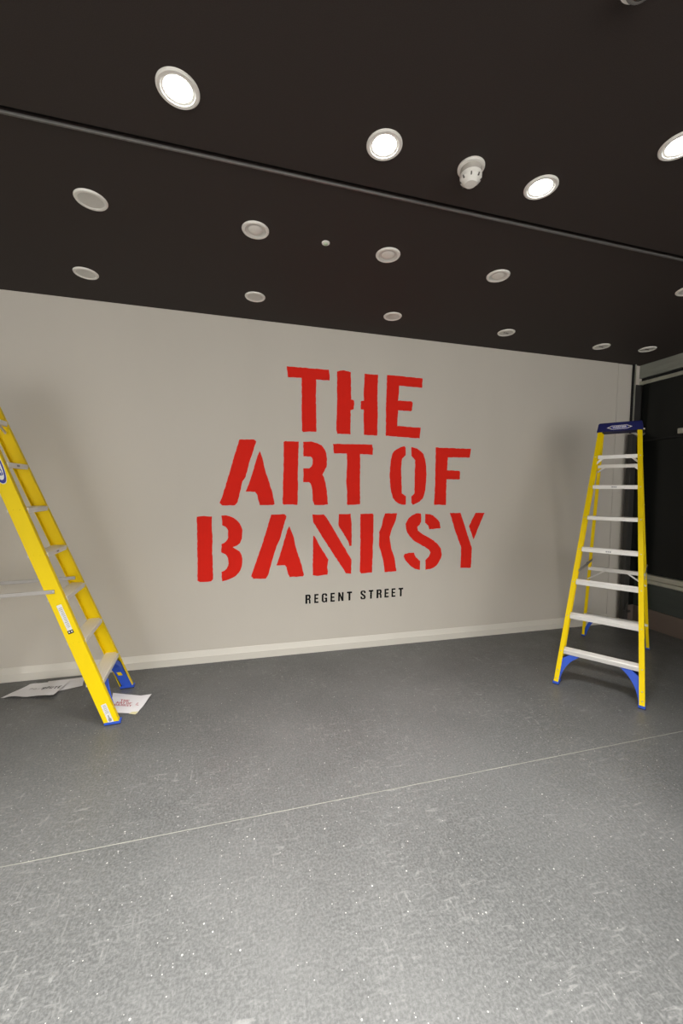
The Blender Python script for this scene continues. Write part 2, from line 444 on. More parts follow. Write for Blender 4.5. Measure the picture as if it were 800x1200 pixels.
# outlines of the painted letters in metres: along the wall, up from the floor
LETTERS = [
    ('T', [[(0.452,2.84),(0.655,2.841),(0.868,2.843),(0.876,2.792),(0.876,2.739),(0.741,2.737),(0.739,2.51),(0.744,2.491),(0.746,2.228),(0.678,2.228),(0.614,2.219),(0.602,2.232),(0.597,2.741),(0.462,2.737)]]),
    ('H', [[(0.952,2.833),(0.985,2.845),(1.02,2.851),(1.094,2.838),(1.101,2.567),(1.12,2.567),(1.132,2.558),(1.135,2.526),(1.129,2.473),(1.097,2.462),(1.099,2.218),(1.033,2.221),(0.962,2.218),(0.95,2.257),(0.952,2.391),(0.955,2.543)],
         [(1.239,2.836),(1.386,2.838),(1.381,2.627),(1.389,2.452),(1.386,2.221),(1.242,2.221),(1.236,2.477),(1.209,2.477),(1.204,2.485),(1.203,2.553),(1.211,2.562),(1.237,2.566),(1.234,2.615)]]),
    ('E', [[(1.483,2.843),(1.584,2.845),(1.884,2.843),(1.881,2.744),(1.62,2.747),(1.615,2.643),(1.609,2.592),(1.762,2.595),(1.777,2.579),(1.77,2.5),(1.754,2.491),(1.612,2.493),(1.607,2.33),(1.874,2.326),(1.866,2.213),(1.662,2.218),(1.48,2.223),(1.478,2.534)]]),
    ('A', [[(0.008,2.12),(0.076,2.125),(0.144,2.127),(0.163,2.109),(0.125,1.982),(0.096,1.897),(0.064,1.77),(0.035,1.726),(0.013,1.633),(-0.01,1.528),(-0.036,1.498),(-0.153,1.498),(-0.175,1.52),(-0.145,1.596),(-0.064,1.878)],
         [(0.195,2.02),(0.221,1.954),(0.251,1.822),(0.31,1.645),(0.338,1.51),(0.32,1.501),(0.196,1.501),(0.181,1.553),(0.173,1.599),(0.152,1.627),(0.064,1.63),(0.102,1.726),(0.134,1.828),(0.175,1.97)]]),
    ('R', [[(0.424,2.115),(0.439,2.124),(0.51,2.124),(0.571,2.125),(0.568,1.972),(0.563,1.83),(0.566,1.66),(0.561,1.503),(0.492,1.506),(0.427,1.503),(0.414,1.518),(0.419,1.696),(0.424,1.873)],
         [(0.615,2.125),(0.7,2.13),(0.757,2.117),(0.802,2.097),(0.832,2.058),(0.848,2.023),(0.858,1.962),(0.853,1.884),(0.81,1.805),(0.828,1.779),(0.845,1.721),(0.855,1.663),(0.871,1.508),(0.827,1.501),(0.731,1.503),(0.714,1.546),(0.711,1.624),(0.703,1.681),(0.693,1.714),(0.675,1.728),(0.617,1.729),(0.62,1.794),(0.617,1.864),(0.676,1.866),(0.701,1.886),(0.711,1.909),(0.713,1.952),(0.705,1.97),(0.691,1.983),(0.619,1.982)]]),
    ('T', [[(0.917,2.117),(1.124,2.122),(1.332,2.127),(1.343,2.084),(1.34,2.021),(1.204,2.025),(1.206,1.746),(1.211,1.511),(1.081,1.501),(1.069,1.513),(1.071,1.637),(1.059,1.724),(1.066,1.959),(1.061,2.025),(0.929,2.021)]]),
    ('O', [[(1.69,2.124),(1.706,2.109),(1.708,2.028),(1.668,1.99),(1.66,1.886),(1.673,1.625),(1.721,1.594),(1.719,1.506),(1.675,1.506),(1.635,1.52),(1.6,1.544),(1.569,1.581),(1.553,1.637),(1.544,1.673),(1.531,1.82),(1.539,1.955),(1.558,2.041),(1.577,2.069),(1.61,2.092),(1.65,2.112)],
         [(1.772,2.117),(1.838,2.104),(1.883,2.076),(1.914,2.048),(1.934,1.992),(1.945,1.942),(1.955,1.83),(1.95,1.741),(1.945,1.665),(1.932,1.609),(1.917,1.571),(1.879,1.538),(1.803,1.503),(1.784,1.526),(1.782,1.594),(1.818,1.627),(1.817,1.764),(1.82,1.977),(1.775,2.025)]]),
    ('F', [[(2.059,2.125),(2.171,2.124),(2.49,2.125),(2.475,2.028),(2.206,2.023),(2.199,1.883),(2.351,1.879),(2.359,1.869),(2.361,1.792),(2.351,1.784),(2.196,1.784),(2.196,1.503),(2.053,1.506),(2.059,1.704)]]),
    ('B', [[(-0.378,1.391),(-0.348,1.396),(-0.315,1.399),(-0.243,1.393),(-0.246,1.285),(-0.239,1.204),(-0.244,1.068),(-0.241,0.967),(-0.238,0.797),(-0.256,0.779),(-0.312,0.775),(-0.355,0.777),(-0.378,0.79),(-0.375,1.117)],
         [(-0.158,1.402),(-0.117,1.404),(-0.083,1.394),(-0.048,1.379),(-0.017,1.355),(0.005,1.328),(0.023,1.295),(0.033,1.262),(0.031,1.221),(0.028,1.18),(0.01,1.134),(-0.021,1.112),(-0.058,1.097),(-0.021,1.074),(0.005,1.056),(0.023,1.023),(0.031,0.985),(0.031,0.947),(0.026,0.911),(0.013,0.873),(-0.005,0.846),(-0.031,0.818),(-0.068,0.799),(-0.107,0.784),(-0.155,0.774),(-0.163,0.863),(-0.135,0.874),(-0.116,0.893),(-0.102,0.921),(-0.097,0.944),(-0.102,0.993),(-0.111,1.015),(-0.124,1.031),(-0.162,1.051),(-0.16,1.13),(-0.135,1.142),(-0.119,1.155),(-0.106,1.173),(-0.099,1.191),(-0.099,1.256),(-0.107,1.275),(-0.122,1.294),(-0.153,1.31),(-0.152,1.356)]]),
    ('A', [[(0.305,1.407),(0.37,1.409),(0.436,1.411),(0.454,1.391),(0.421,1.275),(0.389,1.163),(0.356,1.097),(0.314,0.955),(0.277,0.815),(0.254,0.779),(0.135,0.784),(0.114,0.808),(0.139,0.888),(0.213,1.101)],
         [(0.483,1.294),(0.492,1.266),(0.521,1.198),(0.546,1.082),(0.604,0.906),(0.63,0.799),(0.62,0.784),(0.488,0.784),(0.47,0.815),(0.455,0.883),(0.441,0.903),(0.355,0.907),(0.389,1.002),(0.417,1.096),(0.459,1.247)]]),
    ('N', [[(0.713,1.407),(0.774,1.404),(0.828,1.407),(0.853,1.381),(0.924,1.269),(1.002,1.139),(1.124,0.937),(1.124,0.79),(1.066,0.797),(1.03,0.855),(0.84,1.139),(0.721,1.33)],
         [(0.721,1.195),(0.738,1.185),(0.79,1.086),(0.881,0.945),(0.868,0.866),(0.876,0.827),(0.873,0.792),(0.769,0.782),(0.719,0.794)],
         [(0.985,1.409),(1.11,1.411),(1.122,1.295),(1.125,1.082),(1.101,1.077),(1.087,1.127),(0.983,1.292)]]),
    ('K', [[(1.216,1.409),(1.28,1.411),(1.348,1.414),(1.36,1.394),(1.358,1.198),(1.356,0.975),(1.351,0.792),(1.231,0.787),(1.218,0.808),(1.219,1.101)],
         [(1.488,1.414),(1.624,1.414),(1.604,1.327),(1.572,1.261),(1.543,1.165),(1.564,1.041),(1.605,0.926),(1.627,0.795),(1.493,0.789),(1.48,0.889),(1.452,0.993),(1.426,1.076),(1.424,1.218),(1.447,1.267),(1.467,1.36)]]),
    ('S', [[(1.845,1.414),(1.897,1.411),(1.904,1.363),(1.904,1.322),(1.888,1.29),(1.86,1.266),(1.868,1.226),(1.924,1.188),(1.982,1.158),(2.039,1.125),(2.094,1.087),(2.124,1.054),(2.148,1.023),(2.163,0.957),(2.153,0.916),(2.128,0.873),(2.1,0.837),(2.071,0.817),(2.025,0.8),(1.97,0.795),(1.965,0.901),(2.005,0.937),(2.023,0.983),(2.008,1.01),(1.967,1.038),(1.927,1.059),(1.812,1.125),(1.777,1.163),(1.742,1.209),(1.729,1.251),(1.724,1.299),(1.756,1.36),(1.8,1.393)],
         [(1.952,1.407),(2.01,1.402),(2.044,1.388),(2.081,1.361),(2.11,1.335),(2.128,1.308),(2.138,1.247),(2.003,1.237),(1.99,1.279),(1.952,1.31)],
         [(1.719,0.977),(1.764,0.987),(1.827,0.987),(1.85,0.937),(1.902,0.893),(1.901,0.795),(1.841,0.81),(1.802,0.835),(1.762,0.871),(1.728,0.909),(1.708,0.952)]]),
    ('Y', [[(2.249,1.416),(2.315,1.414),(2.379,1.417),(2.445,1.252),(2.536,1.016),(2.531,0.799),(2.515,0.792),(2.397,0.799),(2.402,1.026),(2.326,1.2)],
         [(2.569,1.414),(2.623,1.416),(2.686,1.414),(2.617,1.261),(2.554,1.114),(2.521,1.196),(2.491,1.262)]]),
]

# ------------------------------------------------------------------ lettering on the wall
title = tag(empty('wall_lettering', (0, WALL_Y, 0)), 'large red stencilled title in three lines painted on the white wall', 'lettering')
for ch, polys in LETTERS:
    P = [rough_edges(p, 0.022, 0.0022) for p in polys]
    first = None
    for p in P:
        o = poly_solid([p], lambda a, b, d: (a, -0.0002 - d, b), 0.0012).build('stroke' if first else 'letter', 'red', first or title)
        first = first or o

def small_glyph(ch):
    t, v = 0.38, 0.19          # stroke widths across and up, cell is 1 x 1
    def r(x0, y0, x1, y1):
        return [(x0, y0), (x1, y0), (x1, y1), (x0, y1)]
    if ch == 'E':
        return [r(0, 0, t, 1), r(t, 0, 1, v * .9), r(t, .42, .9, .58), r(t, 1 - v * .9, 1, 1)]
    if ch == 'T':
        return [r(0, 1 - v, 1, 1), r(.5 - t / 2, 0, .5 + t / 2, 1 - v)]
    if ch == 'N':
        return [r(0, 0, .31, 1), r(.69, 0, 1, 1), [(.31, 1), (.31, .56), (.69, 0), (.69, .44)]]
    if ch == 'R':
        return [r(0, 0, t, 1), [(t, 1), (t, 1 - v * .85), (.55, 1 - v * .85), (.66, .78), (.66, .64), (.55, .56), (t, .56), (t, .42), (.6, .42), (.68, .36), (.7, 0), (1, 0), (.98, .38), (.86, .49), (1, .62), (1, .84), (.84, 1)]]
    if ch == 'G':
        return [[(1, .68), (.68, .68), (.68, .80), (.58, .86), (.42, .86), (.33, .80), (.33, .2), (.42, .14), (.58, .14), (.68, .2), (.68, .38), (.52, .38), (.52, .52), (1, .52), (1, 0), (.8, 0), (.76, .06), (.6, 0), (.3, 0), (0, .16), (0, .84), (.2, 1), (.8, 1), (1, .86)]]
    return [[(1, .70), (.67, .70), (.66, .82), (.56, .87), (.44, .87), (.34, .80), (.36, .70), (.9, .44), (1, .30), (1, .14), (.8, 0), (.2, 0), (0, .14), (0, .32), (.33, .32), (.34, .18), (.44, .13), (.56, .13), (.66, .2), (.64, .31), (.1, .56), (0, .70), (0, .86), (.2, 1), (.8, 1), (1, .86)]]

SMALL = [('R', 0.647, 0.698), ('E', 0.738, 0.779), ('G', 0.815, 0.870), ('E', 0.907, 0.950), ('N', 0.988, 1.043), ('T', 1.082, 1.134),
         ('S', 1.229, 1.284), ('T', 1.320, 1.369), ('R', 1.407, 1.462), ('E', 1.497, 1.543), ('E', 1.577, 1.620), ('T', 1.657, 1.709)]
sub = tag(empty('small_lettering', (0, WALL_Y, 0)), 'small black street name in spaced capitals below the red title', 'lettering')
for ch, a, b in SMALL:
    zb = 0.503 + (a - 0.647) * 0.0145
    poly_solid([[(a - 0.001 + x * (b - a + 0.002), zb + y * 0.0925) for x, y in p] for p in small_glyph(ch)], lambda p, q, d: (p, -0.0002 - d, q), 0.001).build('letter', 'black_paint', sub)

# ------------------------------------------------------------------ stepladders
def make_ladder(label, loc, rz, w0, w1, a, z1, dz, rear_u, rear_w0, rear_w1, rear_b, spread_z, near_side, marks):
    """local x runs across the treads, y from the treads to the rear rails"""
    L = tag(empty('stepladder', (loc[0], loc[1], 0), rz), label, 'stepladder', 'yellow stepladders')
    zt = 1.4 * H
    ztop = z1 + 7 * dz - 0.035
    d, fw, t = 0.094, 0.036, 0.0045
    def W(z):
        return w0 + (w1 - w0) * z / zt
    def channel(x_of, y_of, sgn, zs, d, fw, t, flip=False):
        prof = [(0, 0.002), (0.002, 0), (fw, 0), (fw, t), (t, t), (t, d - t), (fw, d - t), (fw, d), (0.002, d), (0, d - 0.002)]
        return MB().loft([[(sgn * (x_of(z) - px), y_of(z) + py, z) for px, py in prof] for z in zs])
    foot = 0.018
    # front rails with their feet, treads between them
    for sgn in (-1, 1):
        rail = channel(W, lambda z: a * z, sgn, (foot, ztop), d, fw, t).build('front_rail', 'yellow', L)
        first = None
        for k in range(7):
            z = z1 + k * dz - 0.004
            MB().ball((sgn * (W(z) - fw * 0.45), a * z - 0.0005, z), 0.0052, (0, -1, 0)).build('rivet', 'rivet', rail)
            for yy in (0.030, 0.066):
                MB().ball((sgn * (W(z) + 0.0002), a * z + yy, z), 0.0052, (sgn, 0, 0)).build('rivet', 'yellow', rail)
        for z in (0.05, 0.115):
            MB().ball((sgn * (W(z) - fw * 0.45), a * z - 0.0005, z), 0.0055, (0, -1, 0)).build('rivet', 'rivet', rail)
        # blue boot: sole, inner plate and the curved strap up to the lowest tread
        m = MB().box((sgn * (w0 + 0.003), -0.004, 0.006), (sgn * (w0 - fw - 0.008), d + 0.004, foot + 0.004))
        zs = (foot, 0.08, 0.15, 0.20)
        for za, zb, ea, eb in ((foot, 0.09, 0, 0), (0.09, 0.16, 0, 0.010), (0.16, 0.215, 0.010, 0.03)):
            def ring(z, e):
                return [(sgn * (W(z) - px), a * z + py, z) for px, py in ((t + 0.001, t + 0.002 + e), (t + 0.005, t + 0.002 + e), (t + 0.005, d - t - 0.002 - e), (t + 0.001, d - t - 0.002 - e))]
            m.loft([ring(za, ea), ring(zb, eb)])
        boot = m.build('foot_boot', 'blue', L)
        MB().box((sgn * (w0 + 0.002), -0.003, 0.0), (sgn * (w0 - fw - 0.006), d + 0.003, 0.007)).build('rubber_sole', 'rubber', boot)
        P0 = Vector((W(z1) - 0.175, z1 - 0.016)); P1 = Vector((W(0.1) - 0.055, z1 - 0.085)); P2 = Vector((w0 - 0.040, 0.018))
        low = [P0 * (1 - q) ** 2 + P1 * 2 * q * (1 - q) + P2 * q * q for q in (i / 14 for i in range(15))]
        zr_ = z1 - 0.082
        ol = [(p.x, p.y) for p in low] + [(W(0.02) - 0.008, 0.018), (W(zr_) - 0.008, zr_), (W(zr_) - 0.045, zr_ + 0.024), (W(z1) - 0.095, z1 - 0.016)]
        n_ol = len(ol)
        strap = MB().loft([[(sgn * px, a * pz + yy, pz) for px, pz in ol] for yy in (0.010, 0.076)]).build('strap', 'blue', boot)
        MB().loft([[(sgn * px, a * pz + yy - 0.0015, pz) for px, pz in ol[2:16]] + [(sgn * (px + 0.004), a * pz + yy - 0.0015, pz + 0.003) for px, pz in reversed(ol[2:16])] for yy in (0.006, 0.012)]).build('strap_edge', 'blue', boot)
        pc_ = low[9]
        pd = (low[11] - low[7]).normalized()
        pn = Vector((-abs(pd.y), -abs(pd.x)))
        MB().loft([[(sgn * (pc_.x + pd.x * e + pn.x * 0.0015), a * (pc_.y + pd.y * e) + yy, pc_.y + pd.y * e + pn.y * 0.0015) for e, yy in ((-0.018, 0.028), (0.018, 0.028), (0.018, 0.058), (-0.018, 0.058))],
                   [(sgn * (pc_.x + pd.x * e - pn.x * 0.002), a * (pc_.y + pd.y * e) + yy, pc_.y + pd.y * e - pn.y * 0.002) for e, yy in ((-0.018, 0.028), (0.018, 0.028), (0.018, 0.058), (-0.018, 0.058))]]).build('yellow_insert', 'yellow', boot)
    for k in range(7):
        z = z1 + k * dz
        ww = W(z) - 0.006
        y0 = a * z - 0.003
        prof = [(0, -0.026), (0, 0.006)]
        for i in range(6):
            yy = 0.004 + i * 0.0145
            prof += [(yy, 0.010), (yy + 0.006, 0.010), (yy + 0.0068, 0.0085), (yy + 0.0137, 0.0085)]
        prof += [(0.094, 0.006), (0.094, -0.020), (0.090, -0.020), (0.090, 0.003), (0.004, 0.003), (0.004, -0.026)]
        e = fw - 0.006 if k >= 0 else 0
        tr = MB().loft([[(s * (ww - 0.001), y0 + 0.006 + py, z + pz) for py, pz in prof] for s in (-1, 1)]).build('tread', 'aluminium', L)
        # front lip lies between the flanges
        MB().box((-(ww - e), y0 - 0.004, z - 0.024), (ww - e, y0 + 0.006, z + 0.009)).build('front_lip', 'aluminium', tr, 0.002)
        if k == 6:
            for s in (-1, 1):
                MB().bar((s * (ww - 0.075), y0 + 0.03, z - 0.012), (s * (ww - 0.012), y0 + 0.015, z - 0.072), 0.018, 0.007, (0, 1, 0)).build('brace', 'aluminium', tr)
        if k in (3, 5):
            mk = MB()
            for i in range(3):
                mk.box((-0.022 + i * 0.014, y0 - 0.0048, z - 0.013), (-0.012 + i * 0.014, y0 - 0.004, z - 0.002))
            mk.build('size_mark', 'print_grey', tr)
    # rear rails, braces and feet
    rd, rf = 0.050, 0.026
    def RW(z):
        return rear_w0 + (rear_w1 - rear_w0) * z / zt
    def RY(z):
        return rear_u + rear_b * z
    for sgn in (-1, 1):
        rr = channel(RW, lambda z: RY(z) - rd, sgn, (foot, ztop), rd, rf, 0.004).build('rear_rail', 'yellow', L)
        for z in (0.33, spread_z - 0.1, spread_z + 0.6):
            MB().ball((sgn * RW(z), RY(z) - rd / 2, z), 0.005, (sgn, 0, 0)).build('rivet', 'rivet', rr)
        m = MB().box((sgn * (rear_w0 + 0.003), RY(0) - rd - 0.004, 0.006), (sgn * (rear_w0 - rf - 0.006), RY(0) + 0.004, foot + 0.003))
        P0 = Vector((RW(.27) - 0.13, 0.255)); P1 = Vector((RW(.2) - 0.05, 0.19)); P2 = Vector((rear_w0 - 0.026, 0.02))
        lo, hi = [], []
        for i in range(9):
            q = i / 8
            c = P0 * (1 - q) ** 2 + P1 * 2 * q * (1 - q) + P2 * q * q
            tg = ((P1 - P0) * (1 - q) + (P2 - P1) * q).normalized()
            nn = Vector((-tg.y, tg.x))
            lo.append(c - nn * 0.016)
            hi.append(c + nn * 0.016)
        ol = [(p.x, p.y) for p in lo] + [(p.x, p.y) for p in reversed(hi)]
        m.loft([[(sgn * min(px, RW(pz) - 0.005), RY(pz) - rd + yy, pz) for px, pz in ol] for yy in (0.010, 0.040)])
        bt = m.build('rear_boot', 'blue', L)
        MB().box((sgn * (rear_w0 + 0.002), RY(0) - rd - 0.003, 0), (sgn * (rear_w0 - rf - 0.005), RY(0) + 0.003, 0.007)).build('rubber_sole', 'rubber', bt)
    for z, hh in ((0.275, 0.03), (spread_z - 0.115, 0.040), (spread_z + 0.985, 0.036)):
        y = RY(z) - rd - 0.002
        rb = MB().box((-(RW(z) - 0.004), y, z - hh / 2), (RW(z) - 0.004, y + 0.008, z + hh / 2)).box((-(RW(z) - 0.004), y, z + hh / 2 - 0.004), (RW(z) - 0.004, y + 0.03, z + hh / 2)).build('rear_bar', 'aluminium', L)
        if z > 0.5:
            for s in (-1, 1):
                zz = z - (0.125 if z < 1.4 else 0.06)
                xx = 0.085 if z < 1.4 else RW(z) - 0.075
                MB().bar((s * xx, y - 0.004, z - 0.002), (s * (RW(zz) - 0.008), RY(zz) - rd - 0.004, zz), 0.014, 0.006, (0, 1, 0)).build('brace', 'aluminium', rb)
    # folding spreaders, one on each side
    for sgn in (-1, 1):
        zf, zr = spread_z, spread_z - 0.022
        yf, yr = a * zf + 0.035, RY(zr) - rd * 0.5
        xo = W(zf) + 0.006 if sgn == near_side else W(zf) - fw - 0.004
        xr = RW(zr) + 0.005
        if sgn != near_side:
            xr = RW(zr) - rf - 0.004
        p, q = Vector((sgn * xo, yf, zf)), Vector((sgn * xr, yr, zr))
        mid = p * 0.38 + q * 0.62
        sp = MB().bar(p, q, 0.005, 0.026).build('spreader', 'dull_metal', L, 0.002)
        for e in (p + Vector((sgn * 0.003, 0.006, 0)), q + Vector((sgn * 0.003, 0, 0))):
            MB().ball(e, 0.007, (sgn, 0, 0)).build('pivot', 'rivet', sp)
        MB().bar(mid + Vector((sgn * 0.004, -0.04, -0.002)), mid + Vector((sgn * 0.004, 0.04, -0.004)), 0.006, 0.032).build('hinge', 'rubber', sp, 0.002)
    # moulded top cap with its badge
    zb, zc_ = ztop - 0.012, ztop + 0.075
    y0, y1 = a * ztop - 0.022, RY(ztop) + 0.014
    wb_, wt_ = W(ztop) + 0.010, W(ztop) - 0.002
    m = MB().loft([[(-wb_, y0, zb), (wb_, y0, zb), (wb_, y1, zb), (-wb_, y1, zb)],
                   [(-wt_, y0 + 0.012, zc_ - 0.01), (wt_, y0 + 0.012, zc_ - 0.01), (wt_, y1 - 0.008, zc_ - 0.01), (-wt_, y1 - 0.008, zc_ - 0.01)],
                   [(-wt_ + 0.008, y0 + 0.020, zc_), (wt_ - 0.008, y0 + 0.020, zc_), (wt_ - 0.008, y1 - 0.016, zc_), (-wt_ + 0.008, y1 - 0.016, zc_)]])
    cap = m.build('top_cap', 'navy', L, 0.004)
    MB().box((wb_ - 0.004, y0 + 0.03, zb + 0.004), (wb_ + 0.010, y0 + 0.06, zb + 0.014)).build('tool_hook', 'rivet', cap)
    nx = Vector((0, 0.012, zc_ - 0.01 - zb)).normalized()
    face0 = Vector((0, y0 - 0.001, zb))
    def on_cap(px, pz, dd=0.0):
        return face0 + nx * pz + Vector((px, 0, 0)) + Vector((0, -1, 0)) * dd
    def lozenge(hw, hh, tip):
        return [(-hw, 0), (-hw + tip, -hh), (hw - tip, -hh), (hw, 0), (hw - tip, hh), (-hw + tip, hh)]
    c0 = 0.036
    bd = poly_solid([[(p[0], c0 + p[1]) for p in lozenge(0.100, 0.019, 0.042)]], lambda p, q, dd: on_cap(p, q, dd + 0.0004), 0.0008).build('badge', 'print_white', cap)
    poly_solid([[(p[0], c0 + p[1]) for p in lozenge(0.072, 0.0145, 0.012)]], lambda p, q, dd: on_cap(p, q, dd + 0.0010), 0.0006).build('badge_field', 'print_blue', bd)
    for s in (-1, 1):
        poly_solid([[(s * 0.072 + p[0], c0 + p[1]) for p in lozenge(0.012, 0.007, 0.010)]], lambda p, q, dd: on_cap(p, q, dd + 0.0016), 0.0004).build('badge_dot', 'print_black', bd)
    text_mesh('badge_lettering', 'WERNER', 0.0235, 'print_white', bd, (on_cap(0, c0, 0.0022), (1, 0, 0), nx), 1.15, 0.0008)
    # stickers on the outside of one front rail
    if marks:
        al = Vector((0, a, 1)).normalized()            # up along the rail
        ac = Vector((0, 1, -a)).normalized()           # across the rail, to the rear
        def on_rail(z, across, along, lift):
            zz = z
            base = Vector((-W(zz) - lift, a * zz, zz)) + Vector((0, d / 2, 0))
            taper = Vector(((w0 - w1) / zt, 0, 0))
            return base + ac * across + (al + taper * al.z) * along
        def plate(name, z, hw, hl, lift, material, parent, shape=None):
            pts = shape or [(-hw, -hl), (hw, -hl), (hw, hl), (-hw, hl)]
            return poly_solid([pts], lambda p, q, dd: on_rail(z, p, q, lift + dd), 0.0004).build(name, material, parent)
        s1 = plate('rating_sticker', 0.770, 0.015, 0.098, 0.0006, 'print_white', L)
        for i in range(13):
            zz = -0.066 + i * 0.0115
            poly_solid([[(-0.011, zz), (random.uniform(0.002, 0.011), zz), (random.uniform(0.002, 0.011), zz + 0.004), (-0.011, zz + 0.004)]], lambda p, q, dd: on_rail(0.770, p, q, 0.0011 + dd), 0.0002).build('print_line', 'print_grey', s1)
        poly_solid([[(-0.017, -0.112), (0.017, -0.112), (0.017, -0.088), (-0.017, -0.088)]], lambda p, q, dd: on_rail(0.770, p, q, 0.0012 + dd), 0.0003).build('black_box', 'print_black', s1)
        for cx in (-0.008, 0.008):
            poly_solid([[(cx - 0.004, -0.104), (cx + 0.004, -0.104), (cx + 0.004, -0.095), (cx - 0.004, -0.095)]], lambda p, q, dd: on_rail(0.770, p, q, 0.0018 + dd), 0.0002).build('box_print', 'print_white', s1)
        s2 = plate('foot_sticker', 0.085, 0.0165, 0.072, 0.0006, 'print_white', L)
        for i in range(6):
            zz = 0.058 - i * 0.011
            poly_solid([[(-0.010, zz), (0.008, zz), (0.008, zz + 0.0035), (-0.010, zz + 0.0035)]], lambda p, q, dd: on_rail(0.085, p, q, 0.0011 + dd), 0.0002).build('print_line', 'print_grey', s2)
        poly_solid([[(-0.008, -0.060), (0.008, -0.060), (0.010, -0.045), (0.004, -0.034), (0.003, -0.012), (-0.003, -0.012), (-0.004, -0.034), (-0.010, -0.045)]], lambda p, q, dd: on_rail(0.085, p, q, 0.0011 + dd), 0.0002).build('ladder_print', 'print_grey', s2)
        zc2 = 1.80
        def oval(hw, hl):
            return [(hw * math.copysign(abs(math.cos(v)) ** 0.8, math.cos(v)), hl * math.sin(v)) for v in (2 * math.pi * i / 28 for i in range(28))]
        s3 = plate('brand_sticker', zc2, 0, 0, 0.0006, 'print_white', L, oval(0.036, 0.140))
        plate('sticker_ring', zc2, 0, 0, 0.0012, 'print_blue', s3, oval(0.033, 0.135))
        plate('sticker_field', zc2, 0, 0, 0.0018, 'print_white', s3, oval(0.025, 0.112))
        text_mesh('sticker_lettering', 'WERNER', 0.042, 'print_blue', s3, (on_rail(zc2, 0, 0, 0.0026), -(al + Vector(((w0 - w1) / zt, 0, 0)) * al.z), -ac), 1.05, 0.001)
    return L

make_ladder('yellow stepladder with navy top cap, standing open by the dark shopfront', (1.7023 * H, 1.4794 * H), -0.9495,
            0.1905 * H, 0.1027 * H, 0.395, 0.2706, 0.2891, 0.911 * H + 0.02, 0.186 * H, 0.098 * H, -0.20, 0.94, 1, False)
make_ladder('yellow stepladder with stickers on its rail, beside the papers on the floor', (-0.5037 * H, 1.9538 * H), 1.6428,
            0.1713 * H, 0.0962 * H, 0.3587, 0.303, 0.300, 0.88 * H, 0.170 * H, 0.092 * H, -0.20, 0.955, -1, True)

# ------------------------------------------------------------------ papers on the floor
def sheet(name, label, corners, height, n=14):
    """a curled sheet: corners run round the page, height(u, v) is the lift"""
    c = [Vector((p[0], p[1], 0)) for p in corners]
    o0 = (c[0] + c[1] + c[2] + c[3]) / 4
    root = tag(empty(name, (o0.x, o0.y, 0)), label, 'paper', 'papers dropped on the floor')
    def at(u, v, lift=0.0):
        p = c[0] * (1 - u) * (1 - v) + c[1] * u * (1 - v) + c[2] * u * v + c[3] * (1 - u) * v - o0
        return Vector((p.x, p.y, 0.0012 + height(u, v) + lift))
    m = MB()
    k = n + 1
    vs = [at(i / n, j / n) for j in range(k) for i in range(k)]
    lo = [v - Vector((0, 0, 0.0006)) for v in vs]
    fs = [(j * k + i, j * k + i + 1, (j + 1) * k + i + 1, (j + 1) * k + i) for j in range(n) for i in range(n)]
    fs2 = [tuple(q + k * k for q in reversed(f)) for f in fs]
    rim = [i for i in range(k)] + [j * k + n for j in range(1, k)] + [n * k + i for i in range(n - 1, -1, -1)] + [j * k for j in range(n - 1, 0, -1)]
    sd = [(rim[i], rim[(i + 1) % len(rim)], rim[(i + 1) % len(rim)] + k * k, rim[i] + k * k) for i in range(len(rim))]
    m.add(vs + lo, fs + fs2 + sd)
    m.build('page', 'paper', root, smooth=True)
    return root, at

def print_on(root, at, polys, material, name='print_mark'):
    mb = MB()
    for P in polys:
        mb.add([at(u, v, 0.0009) for u, v in P], [tuple(range(len(P)))])
    return mb.build(name, material, root)

def word_polys(word, u0, v0, cw, ch, gap):
    """block capitals from the small glyphs, laid along +u"""
    out, x = [], u0
    for c in word:
        if c == ' ':
            x += cw * 0.8
            continue
        for p in small_glyph_any(c):
            out.append([(x + px * cw, v0 + py * ch) for px, py in p])
        x += cw + gap
    return out

def small_glyph_any(c):
    if c in 'ETNRGS':
        return small_glyph(c)
    def r(x0, y0, x1, y1):
        return [(x0, y0), (x1, y0), (x1, y1), (x0, y1)]
    if c == 'P':
        return [r(0, 0, .3, 1), r(.3, .84, 1, 1), r(.7, .58, 1, .84), r(.3, .42, 1, .58)]
    if c == 'O':
        return [r(0, 0, .3, 1), r(.7, 0, 1, 1), r(.3, 0, .7, .16), r(.3, .84, .7, 1)]
    if c == 'U':
        return [r(0, 0, .3, 1), r(.7, 0, 1, 1), r(.3, 0, .7, .16)]
    return [r(0, 0, 1, 1)]

pa, at_a = sheet('paper_sheet', 'crumpled white paper with black handwriting-like print on the floor by the skirting',
                 [(-1.805, 3.530), (-1.415, 3.445), (-1.385, 3.690), (-1.690, 3.715)],
                 lambda u, v: 0.012 * max(0, math.sin(u * 7.0 - 0.4)) * (1 - v) ** 2 + 0.010 * max(0, v - 0.55) * (1 + math.sin(u * 5)) + 0.003 * math.sin(u * 9 + v * 4) ** 2 + 0.016 * max(0, min(1, (u - 0.45) * 4)))
print_on(pa, at_a, word_polys('POST', 0.26, 0.52, 0.055, 0.10, 0.028), 'print_grey', 'print_word')
print_on(pa, at_a, word_polys('ROUTE', 0.56, 0.44, 0.060, 0.15, 0.026), 'print_black', 'print_word')
pb, at_b = sheet('paper_sheet', 'blank white paper lying partly under the printed sheet by the skirting',
                 [(-1.520, 3.520), (-1.262, 3.585), (-1.300, 3.748), (-1.570, 3.742)],
                 lambda u, v: 0.001 + 0.010 * max(0, u - 0.6) * (1 + math.sin(v * 6)) + 0.002 * v * v)
